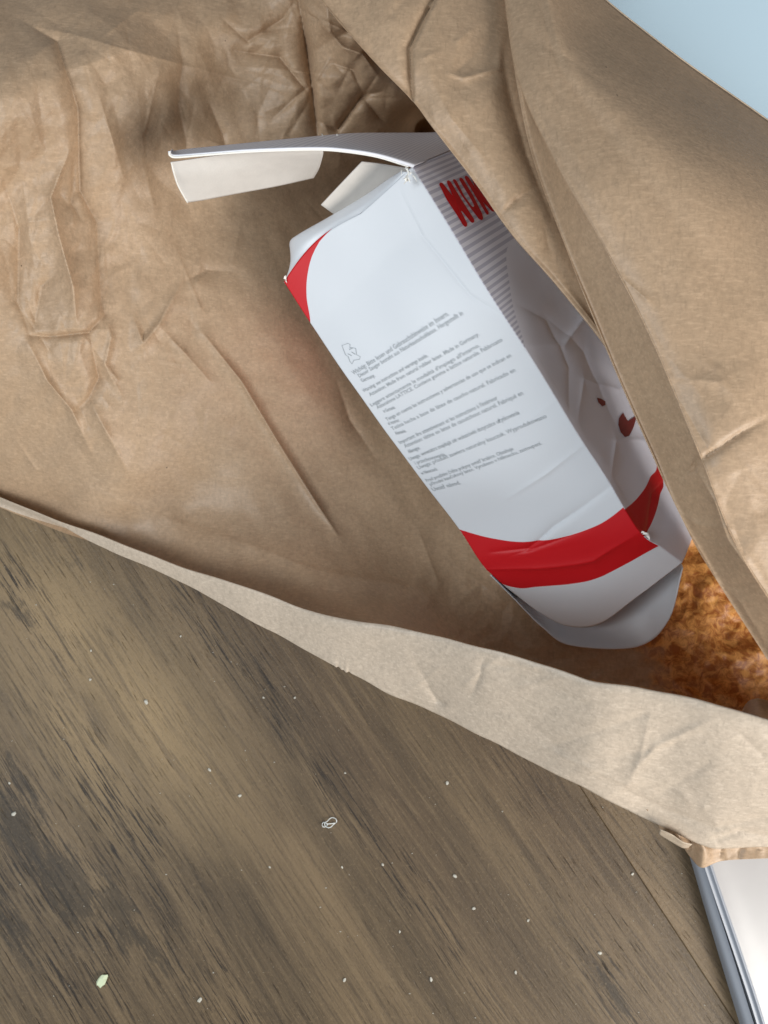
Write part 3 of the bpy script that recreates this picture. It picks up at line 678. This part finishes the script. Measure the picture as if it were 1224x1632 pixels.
# white cut edge of the lid
def tube(name, pts, r, m, parent=None, n=8, closed=False, rr=None):
    P = np.array(pts, float); V = []; k = len(P)
    for i in range(k):
        t = P[(i+1) % k if closed else min(i+1, k-1)]-P[(i-1) % k if closed else max(i-1, 0)]; t = t/np.linalg.norm(t)
        a = np.cross(t, (0.1, .2, 1.)); a /= np.linalg.norm(a); b = np.cross(t, a); q = r if rr is None else rr[i]
        for j in range(n):
            an = 2*math.pi*j/n; V.append(P[i]+q*(a*math.cos(an)+b*math.sin(an)))
    Fc = [(i*n+j, i*n+(j+1) % n, ((i+1) % k)*n+(j+1) % n, ((i+1) % k)*n+j) for i in range(k if closed else k-1) for j in range(n)]
    if not closed: Fc += [tuple(range(n))[::-1], tuple(range((k-1)*n, k*n))]
    return mesh_obj(name, V, Fc, m, parent)
npt = cr(np.array(near), np.linspace(.6, 9, 90)); npt[:, 1] += 1.6; npt[:, 2] += .0006
tube('lid_cut_edge', at(*npt.T), .00050, M_FIBRE, lidp)
tube('cut_edge', tube_later+np.array([0, 0, .0002]), .00032, M_EDGE, rwall)
# tuck flap hanging below the lid
tk = [[(273, 259, .1610), (274, 262, .1600), (277, 275, .156), (284, 296, .148), (299, 323, .138)],
      [(288, 257, .1615), (290, 262, .1600), (298, 278, .155), (310, 298, .147), (325, 319, .138)],
      [(360, 247, .1615), (362, 254, .1590), (364, 272, .153), (368, 292, .145), (372, 310, .137)],
      [(430, 243, .1610), (432, 250, .1580), (434, 264, .151), (438, 280, .143), (442, 297, .135)],
      [(515, 240, .1600), (515, 246, .1570), (512, 258, .149), (508, 270, .141), (500, 284, .133)]]
tkl = [[row[j] for row in tk] for j in range(5)]
C_ = loft(tkl, 60, 40).transpose(1, 0, 2); tkp = grid_obj('tuck_flap', at(C_[..., 0], C_[..., 1], C_[..., 2]), M_BOARD_IN, box, thick=.0006)
tke = cr(np.array(tk[0]), np.linspace(0, 4, 24)); tube('tuck_cut_edge', at(*tke.T), .0004, M_FIBRE, tkp)
# inner dust flap seen through the opening
df = [[(577, 258, .146), (545, 292, .140), (512, 327, .133)], [(612, 262, .142), (575, 300, .134), (530, 340, .127)], [(660, 270, .140), (630, 310, .130), (560, 362, .120)]]
C_ = cr(cr(np.array(df), np.linspace(0, 2, 20)).transpose(1, 0, 2), np.linspace(0, 2, 20)); grid_obj('dust_flap', at(C_[..., 0], C_[..., 1], C_[..., 2]), M_BOARD_IN, box, thick=.0006)
# outer dust flap folded back behind the top edge of the side panel
te = panel(np.linspace(0.0, .97, 8), np.zeros(8)); tep = proj(te)
o_xy = [(470, 412), (463, 388), (478, 374), (520, 350), (556, 329), (590, 308), (618, 288), (640, 274)]
l0 = [(tep[i, 0]+1, tep[i, 1]+2, te[i, 2]-.0008) for i in range(8)]
l2 = [(x, y, te[i, 2]-.0045) for i, (x, y) in enumerate(o_xy)]
l1 = [((a[0]+b[0])/2, (a[1]+b[1])/2, (a[2]+b[2])/2+.0016) for a, b in zip(l0, l2)]
l3 = [(x+4, y+3, te[i, 2]-.010) for i, (x, y) in enumerate(o_xy)]
sheet('side_dust_flap', [l3, l2, l1, l0], M_WHITE, 80, 40, .0005, folds=0)
# frayed corner
r = np.random.default_rng(3); Vt = []; Ft = []
def shred(px, py, z, L, wd_, ang, name=None):
    b = len(Vt); p = at(px, py, z); d = np.array([math.cos(ang), math.sin(ang), 0]); nn = np.array([-d[1], d[0], 0])
    for i in range(5):
        t = i/4; c = p+d*L*t+np.array([0, 0, .0012*math.sin(t*3)]); ww = wd_*(1-t*.8)
        Vt.extend([c-nn*ww, c+nn*ww+np.array([0, 0, .0004])])
    for i in range(4): Ft.append((b+2*i, b+2*i+1, b+2*i+3, b+2*i+2))
for _ in range(9): shred(650+r.uniform(-12, 9), 275+r.uniform(-10, 16), .1585+r.uniform(-.001, .0025), r.uniform(.0012, .0045), r.uniform(.0003, .0012), r.uniform(-2.6, -.3))
for _ in range(5): shred(455+r.uniform(-3, 10), 442+r.uniform(-10, 8), .1135+r.uniform(-.001, .001), r.uniform(.001, .003), r.uniform(.0002, .0008), r.uniform(0, 6.28))
for _ in range(4): shred(1019+r.uniform(-8, 12), 851+r.uniform(-5, 5), .1015+r.uniform(-.001, .0015), r.uniform(.0015, .0040), r.uniform(.0003, .0009), r.uniform(-1.2, .4))
for _ in range(4): shred(505+r.uniform(-6, 35), 219+r.uniform(-3, 3), .125+r.uniform(-.001, .001), r.uniform(.001, .003), r.uniform(.0003, .0008), r.uniform(0, 6.28))
fr_ = mesh_obj('torn_corner_fibre', Vt, Ft, M_FIBRE, box, smooth=False); fr_['kind'] = 'stuff'
# bottom closure flaps
bl = [[(800, 900, .020), (830, 915, .016), (872, 940, .015), (915, 955, .015), (950, 950, .016), (1005, 915, .022), (1070, 880, .040)],
      [(790, 915, .030), (815, 940, .024), (862, 978, .022), (910, 997, .022), (965, 996, .024), (1030, 955, .034), (1086, 898, .056)],
      [(781, 917, .044), (820, 956, .036), (865, 1001, .031), (910, 1029, .030), (1015, 1031, .032), (1066, 988, .044), (1089, 905, .068)]]
sheet('bottom_flap', bl, M_WHITE, 90, 30, .0006)
b2 = [[(782, 917, .068), (800, 932, .063), (840, 960, .055), (880, 985, .052)], [(784, 921, .060), (815, 948, .055), (850, 975, .050), (890, 1000, .046)], [(780, 918, .057), (812, 950, .048), (855, 994, .041), (900, 1020, .038)]]
# ---- print: text lines in grey ink
def text_mesh(s, bold=0.):
    cu = bpy.data.curves.new('txt', 'FONT'); cu.body = s; cu.size = 1; cu.resolution_u = 2; cu.offset = bold
    o = bpy.data.objects.new('txt', cu); COL.objects.link(o); bpy.context.view_layer.update()
    dg = bpy.context.evaluated_depsgraph_get(); me = bpy.data.meshes.new_from_object(o.evaluated_get(dg))
    V = np.array([v.co[:] for v in me.vertices]); Fc = [tuple(p.vertices) for p in me.polygons]
    bpy.data.objects.remove(o); bpy.data.curves.remove(cu); bpy.data.meshes.remove(me)
    return V, Fc
def affine_inv(G, A, B, surf):
    """refine nearest-sample inverse by local linear solve"""
    def g(px, py):
        k = np.argmin((G[..., 0]-px)**2+(G[..., 1]-py)**2); i, j = np.unravel_index(k, G.shape[:2])
        i = min(max(i, 1), G.shape[0]-2); j = min(max(j, 1), G.shape[1]-2)
        J = np.array([(G[i, j+1]-G[i, j-1])/(A[i, j+1]-A[i, j-1]), (G[i+1, j]-G[i-1, j])/(B[i+1, j]-B[i-1, j])]).T
        d = np.linalg.solve(J, np.array([px, py])-G[i, j]); return A[i, j]+d[0], B[i, j]+d[1]
    return g
pin = affine_inv(PPX, uu, vv, panel); fin = affine_inv(FPX, aa, bb, front)
def z6(X, Y): return 520+X/3.4, 480+Y/3.4
TEXT = [
 ((150, 400), (668, 75), 'Wichtig: Bitte lesen und Gebrauchshinweise im Innern.'),
 ((180, 415), (745, 72), 'Dieser Sauger besteht aus Naturkautschuklatex. Hergestellt in'),
 ((195, 440), (268, 408), 'Germany.'),
 ((205, 495), (555, 300), 'Warning: see instructions and warnings inside.'),
 ((240, 515), (832, 185), 'Attention: Made from natural rubber latex. Made in Germany.'),
 ((245, 572), (835, 245), "Leggere attentamente le modalità d'impiego all'interno."),
 ((280, 585), (958, 215), 'Attenzione LATTICE. Contiene gomma e lattice naturale. Fabbricato'),
 ((315, 605), (378, 580), 'in Germania.'),
 ((330, 650), (1005, 300), 'Tenga en cuenta las instrucciones y advertencias de uso que se indican en'),
 ((340, 672), (402, 650), 'el interior.'),
 ((360, 700), (1028, 380), 'Tetina hecha a base de látex de caucho natural. Fabricado en'),
 ((380, 725), (437, 708), 'Alemania.'),
 ((400, 775), (932, 530), "Important: lire attentivement et les instructions à l'intérieur"),
 ((430, 795), (1070, 505), 'Attention: tétine en latex de caoutchouc naturel. Fabriqué en'),
 ((450, 825), (512, 800), 'Allemagne.'),
 ((455, 865), (1050, 610), 'Uwaga: wewnątrz znajdują się wskazówki dotyczące użytkowania'),
 ((485, 885), (652, 835), 'i przechowywania.'),
 ((500, 912), (1197, 630), 'Uwaga: produkt zawiera naturalny kauczuk. Wyprodukowano'),
 ((520, 940), (607, 915), 'w Niemczech.'),
 ((545, 980), (1017, 805), 'Pred použitím čtěte pokyny uvnitř krabice. Obsahuje'),
 ((565, 1000), (1170, 775), 'přírodní kaučukový latex. Vyrobeno v Německu, zastoupení.'),
 ((580, 1030), (732, 990), 'Uvnitř návod.')]
for a, b, s in TEXT:
    u0, v0 = pin(*z6(*a)); u1, v1 = pin(*z6(*b))
    V, Fc = text_mesh(s, .004); wdt = V[:, 0].max()
    k = V[:, 0]/wdt; hh = .0150
    U = u0+(u1-u0)*k; VV = v0+(v1-v0)*k-V[:, 1]*hh
    U = np.clip(U, .012, .99)
    P = panel(U, VV)+Nn*.0003
    mesh_obj('text_line', P, Fc, M_INK, side, smooth=False)
# recycling-style outline mark at the start of the text
def ribbon_on(surf, G, A, B, pts, wpx, m, name, off=.00014, nrm=None, closed=False):
    pts = [np.array(p, float) for p in pts]; V = []; Fc = []
    n = len(pts)
    for i in range(n):
        t = pts[(i+1) % n if closed else min(i+1, n-1)]-pts[(i-1) % n if closed else max(i-1, 0)]; t /= np.linalg.norm(t); q = np.array([-t[1], t[0]])
        wi = wpx[i] if isinstance(wpx, (list, tuple)) else wpx
        for s_ in (-1, 1):
            V.append(pts[i]+q*wi/2*s_)
    Fc = [(2*i, 2*i+1, (2*i+3) % (2*n), (2*i+2) % (2*n)) for i in range(n if closed else n-1)]
    return V, Fc
def z56(X, Y): return 440+X/3.4, 180+Y/3.4
mark = [z6(*p) for p in ((85, 240), (118, 228), (130, 235), (128, 250), (160, 255), (165, 290), (185, 300), (180, 315), (150, 320), (140, 340), (128, 325), (120, 300), (105, 290), (95, 265))]
V, Fc = ribbon_on(None, None, None, None, mark, .9, None, '', closed=True)
def onpanel(V, name, m, off=.00022, Fc=None):
    q = np.array([pin(*p) for p in V]); P = panel(q[:, 0], q[:, 1])+Nn*off; return mesh_obj(name, P, Fc, m, side, smooth=False)
onpanel(V, 'printed_symbol', M_INK, Fc=Fc)
for i, (a, b) in enumerate((((125, 262), (145, 252)), ((138, 275), (158, 288)), ((118, 285), (138, 295)))):
    V, Fc = ribbon_on(None, None, None, None, [z6(*a), z6(*b)], 1.3, None, ''); onpanel(V, 'printed_symbol_bar', M_INK, .00024, Fc)
# ---- red logo letters on the front panel
nf = np.cross(Dv, Vn); nf /= np.linalg.norm(nf); nf = nf if nf[0] > 0 else -nf
def zq(X, Y): return 620+X/4.37, 180+Y/4.37
def stroke(p0, p1, w0, w1, k, bulge=0):
    p0 = np.array(zq(*p0)); p1 = np.array(zq(*p1)); L = np.linalg.norm(p1-p0); t = (p1-p0)/L; q = np.array([-t[1], t[0]])
    pts = []
    n = 10
    for i in range(n+1): pts.append(p0+(p1-p0)*(i/n)-q*(w0+(w1-w0)*i/n)/2)
    for i in range(1, 6): a = math.pi*i/6; pts.append(p1+(t*math.sin(a)-q*math.cos(a))*w1/2)
    for i in range(n, -1, -1): pts.append(p0+(p1-p0)*(i/n)+q*(w0+(w1-w0)*i/n)/2)
    for i in range(1, 6): a = math.pi*i/6; pts.append(p0+(-t*math.sin(a)+q*math.cos(a))*w0/2)
    return pts, k
def letter(name, strokes, label=None):
    V = []; Fc = []
    for pts, k in strokes:
        b = len(V); q = np.array([fin(*p) for p in pts]); q[:, 0] = np.clip(q[:, 0], 0.01, 1)
        P = front(q[:, 0], q[:, 1])+nf*(.0003+.00004*k); c = P.mean(0); V.append(c); V.extend(P)
        n = len(P); Fc += [(b, b+1+i, b+1+(i+1) % n) for i in range(n)]
    # keep orientation whichever, both sides shade the same
    return mesh_obj(name, V, Fc, M_REDINK, frp, smooth=False)
def glyph(name, pts):
    P2 = [zq(*p) for p in pts]; Q = []
    for i in range(len(P2)):                                    # round the corners a little
        a, b, c = (np.array(P2[k % len(P2)]) for k in (i-1, i, i+1)); Q += [b+(a-b)*min(.3, .9/max(np.linalg.norm(a-b), .1)), b+(c-b)*min(.3, .9/max(np.linalg.norm(c-b), .1))]
    q = np.array([fin(*p) for p in Q]); P = front(np.clip(q[:, 0], .01, 1), q[:, 1])+nf*.0004
    return mesh_obj(name, P, [tuple(range(len(P)))], M_REDINK, frp, smooth=False)
glyph('letter_n', [(345, 500), (350, 490), (362, 488), (375, 498), (440, 582), (400, 490), (400, 476), (412, 472), (425, 482), (500, 605), (588, 742), (591, 760), (580, 770), (566, 764), (508, 690), (496, 684), (540, 772), (541, 790), (528, 798), (514, 788), (470, 715), (400, 610)])
glyph('letter_u', [(440, 468), (452, 463), (465, 475), (520, 580), (572, 652), (585, 660), (590, 650), (575, 618), (486, 470), (486, 456), (500, 453), (512, 465), (580, 575), (645, 705), (652, 738), (642, 751), (622, 742), (560, 660), (500, 575), (446, 485)])
glyph('letter_k', [(522, 448), (532, 438), (546, 446), (600, 530), (562, 436), (590, 420), (640, 500), (655, 575), (735, 665), (735, 690), (715, 690), (650, 622), (692, 698), (688, 712), (674, 708), (615, 610), (530, 470)])
# red spots of the picture on the front panel
def z66(X, Y): return 860+X/5.1, 540+Y/5.1
def blot(pts, name, m):
    P2 = np.array([z66(*p) for p in pts]); c = P2.mean(0); q = np.array([fin(*p) for p in np.vstack([c, P2])]); q[:, 0] = np.clip(q[:, 0], 0, 1)
    P = front(q[:, 0], q[:, 1])+nf*.0003; n = len(pts); return mesh_obj(name, P, [(0, 1+i, 1+(i+1) % n) for i in range(n)], m, frp, smooth=False)
blot([(462, 480), (500, 490), (530, 510), (530, 540), (505, 550), (475, 520)], 'red_spot', M_DARKRED)
blot([(640, 650), (675, 600), (690, 630), (715, 670), (790, 620), (760, 720), (725, 790), (690, 800), (655, 760), (636, 700)], 'red_spot', M_DARKRED)

# ================================================================== THINGS BEHIND AND BESIDE
def bevel_obj(o, wd_, seg=3):
    md = o.modifiers.new('bevel', 'BEVEL'); md.width = wd_; md.segments = seg; md.limit_method = 'ANGLE'
def slab(name, poly, z0, z1, m, parent=None, bev=.002):
    import bmesh
    n = len(poly); V = [(x, y, z0) for x, y in poly]+[(x, y, z1) for x, y in poly]
    Fc = [tuple(range(n))[::-1], tuple(range(n, 2*n))]+[(i, (i+1) % n, n+(i+1) % n, n+i) for i in range(n)]
    o = mesh_obj(name, V, Fc, m, parent, smooth=False)
    bm = bmesh.new(); bm.from_mesh(o.data); bmesh.ops.recalc_face_normals(bm, faces=bm.faces[:]); bm.to_mesh(o.data); bm.free()
    bevel_obj(o, bev); return o
# pale blue folder, upper right
pts = [at(a, b, .020)[:2] for a, b in ((860, -80), (1000, -150), (1500, -60), (1560, 420), (1320, 330))]
fold_ = empty('blue_folder', tuple(at(1160, 60, 0.))); tag(fold_, 'smooth pale blue plastic folder beyond the top right rim of the bag', 'folder')
slab('cover', [tuple(p) for p in pts], .004, .018, M_BLUE, fold_, .003)
# white tray with blue-grey rim, lower right
tray = empty('plastic_tray', tuple(at(1180, 1500, 0.))); tag(tray, 'glossy white tray with blue grey slotted rim under the bag at lower right', 'tray')
def zt(X, Y): return 1000+X/4.39, 1260+Y/4.39
def swept(name, lines, m, n1=60, n2=30):
    C_ = loft(lines, n1, n2); return grid_obj(name, at(C_[..., 0], C_[..., 1], C_[..., 2]), m, tray, thick=0)
# rim lines run along the edge (from above the cuff to below the frame)
o0 = [(1062, 1240, .001), (1103, 1378, .001), (1121, 1440, .001), (1148, 1530, .001), (1179, 1632, .001), (1206, 1720, .001)]
o1 = [(1068, 1240, .009), (1109, 1378, .009), (1127, 1440, .009), (1155, 1530, .009), (1187, 1632, .009), (1215, 1720, .009)]
s0 = [(1077, 1240, .013), (1121, 1378, .013), (1141, 1440, .013), (1170, 1530, .013), (1198, 1620, .013), (1231, 1720, .013)]
swept('outer_rim', [o0, o1, s0], M_GREY)
g1 = [(a+.2, b, .012) for a, b, c in s0]; g2 = [(a+k, b-.5, .012) for k, (a, b, c) in zip((.05, .05, .5, 2.0, 3.4, .05), s0)]; s1 = [(a+(.1, .1, .9, 2.8, 4.4, .1)[i], b-1, .0150) for i, (a, b, c) in enumerate(s0)]
swept('rim_slot', [s0, g1, g2, s1], M_SLOT, 60, 24)
i1 = [(a+5, b-2, .0150) for a, b, c in s1]; i2 = [(a+9, b-4, .0168) for a, b, c in s1]; i3 = [(a+12, b-5, .0155) for a, b, c in s1]
swept('raised_lip', [s1, i1, i2, i3], M_GREY)
i4 = [(a+60, b-22, .0145) for a, b, c in i3]; i5 = [(a+230, b-80, .0145) for a, b, c in i3]; i6 = [(a+420, b-150, .0145) for a, b, c in i3]
swept('white_surface', [i3, i4, i5, i6], M_GLOSS)

# ---- crumbs on the table
import bmesh
def crumb_mesh(r_, seed, flat=.55):
    bm = bmesh.new(); bmesh.ops.create_icosphere(bm, subdivisions=2, radius=r_); rr = random.Random(seed)
    for v in bm.verts: v.co *= rr.uniform(.68, 1.25); v.co.z = max(v.co.z*flat, -r_*.35)
    me = bpy.data.meshes.new('crumb'); bm.to_mesh(me); bm.free(); return me
def crumb(px, py, r_, m, label, group=None, seed=0):
    me = crumb_mesh(r_, seed); me.materials.append(m); o = bpy.data.objects.new('crumb', me); COL.objects.link(o)
    o.location = Vector(at(px, py, r_*.35)); o.rotation_euler.z = seed; o.scale = (1.25, .9, 1); tag(o, label, 'crumb', group)
crumb(162, 1563, .0033, M_GREEN, 'pale green crumb, largest on the table, at lower left of photo', seed=1)
crumb(233, 1119, .0013, M_CRUMB, 'small white crumb on the golden patch of wood at left', seed=2)
for i, (x, y, s_) in enumerate([(144, 1083, .0009), (145, 1037, .0008), (334, 1227, .0011), (382, 1268, .0011), (288, 1014, .0007), (15, 1248, .0008), (22, 1297, .0016), (713, 1248, .0012),
    (725, 1396, .0013), (755, 1448, .0011), (549, 1562, .0012), (545, 1382, .0008), (956, 1519, .0012), (842, 1467, .0009), (610, 1378, .0009), (550, 1232, .0007), (318, 1594, .0015), (687, 1561, .0012), (430, 1382, .0008), (1008, 1393, .0010), (822, 1550, .0010), (420, 1112, .0007), (470, 1112, .0008), (637, 1485, .0008)]):
    crumb(x, y, s_*.8, M_CRUMB, 'tiny whitish crumb scattered on the bare wood of the table', 'tiny crumbs scattered on the wood', 10+i)
# curl of clear plastic
cc = at(527, 1311, .0012); pts = []
for k in range(40):
    t = k/39*2*math.pi*1.15; rr = .0032*(1+.3*math.sin(2*t)); pts.append(cc+np.array([math.cos(t)*rr*1.05, math.sin(t)*rr*.8, .0006*math.sin(3*t)]))
pts = pts[:34]
for k in range(26):
    t = k/25*2*math.pi*1.1+.4; pts.append(cc+np.array([-.0036+math.cos(t)*.0016, -.0012+math.sin(t)*.0013, .0008*math.sin(2*t)]))
o = tube('plastic_curl', pts, .00026, M_HAIR); tag(o, 'tiny clear curled plastic ring lying on the wood below the bag', 'plastic curl')
# fine dust: uncountable
V = []; Fc = []; rd_ = random.Random(8)
for _ in range(260):
    px, py = rd_.uniform(-40, 1150), rd_.uniform(820, 1700); c = at(px, py, .0001); r_ = rd_.choice([.00012, .00018, .00022, .00035])*rd_.uniform(.6, 1.2); b = len(V); a0 = rd_.uniform(0, 6)
    for k in range(4):
        a = a0+k*math.pi/2; V.append(c+np.array([math.cos(a)*r_*(1.8 if k % 2 else 1), math.sin(a)*r_, 0]))
    V.append(c+np.array([0, 0, r_])); Fc += [(b+k, b+(k+1) % 4, b+4) for k in range(4)]
o = mesh_obj('dust', V, Fc, M_CRUMB, smooth=False); tag(o, 'fine pale dust sprinkled over the wooden table', 'dust', kind='stuff')
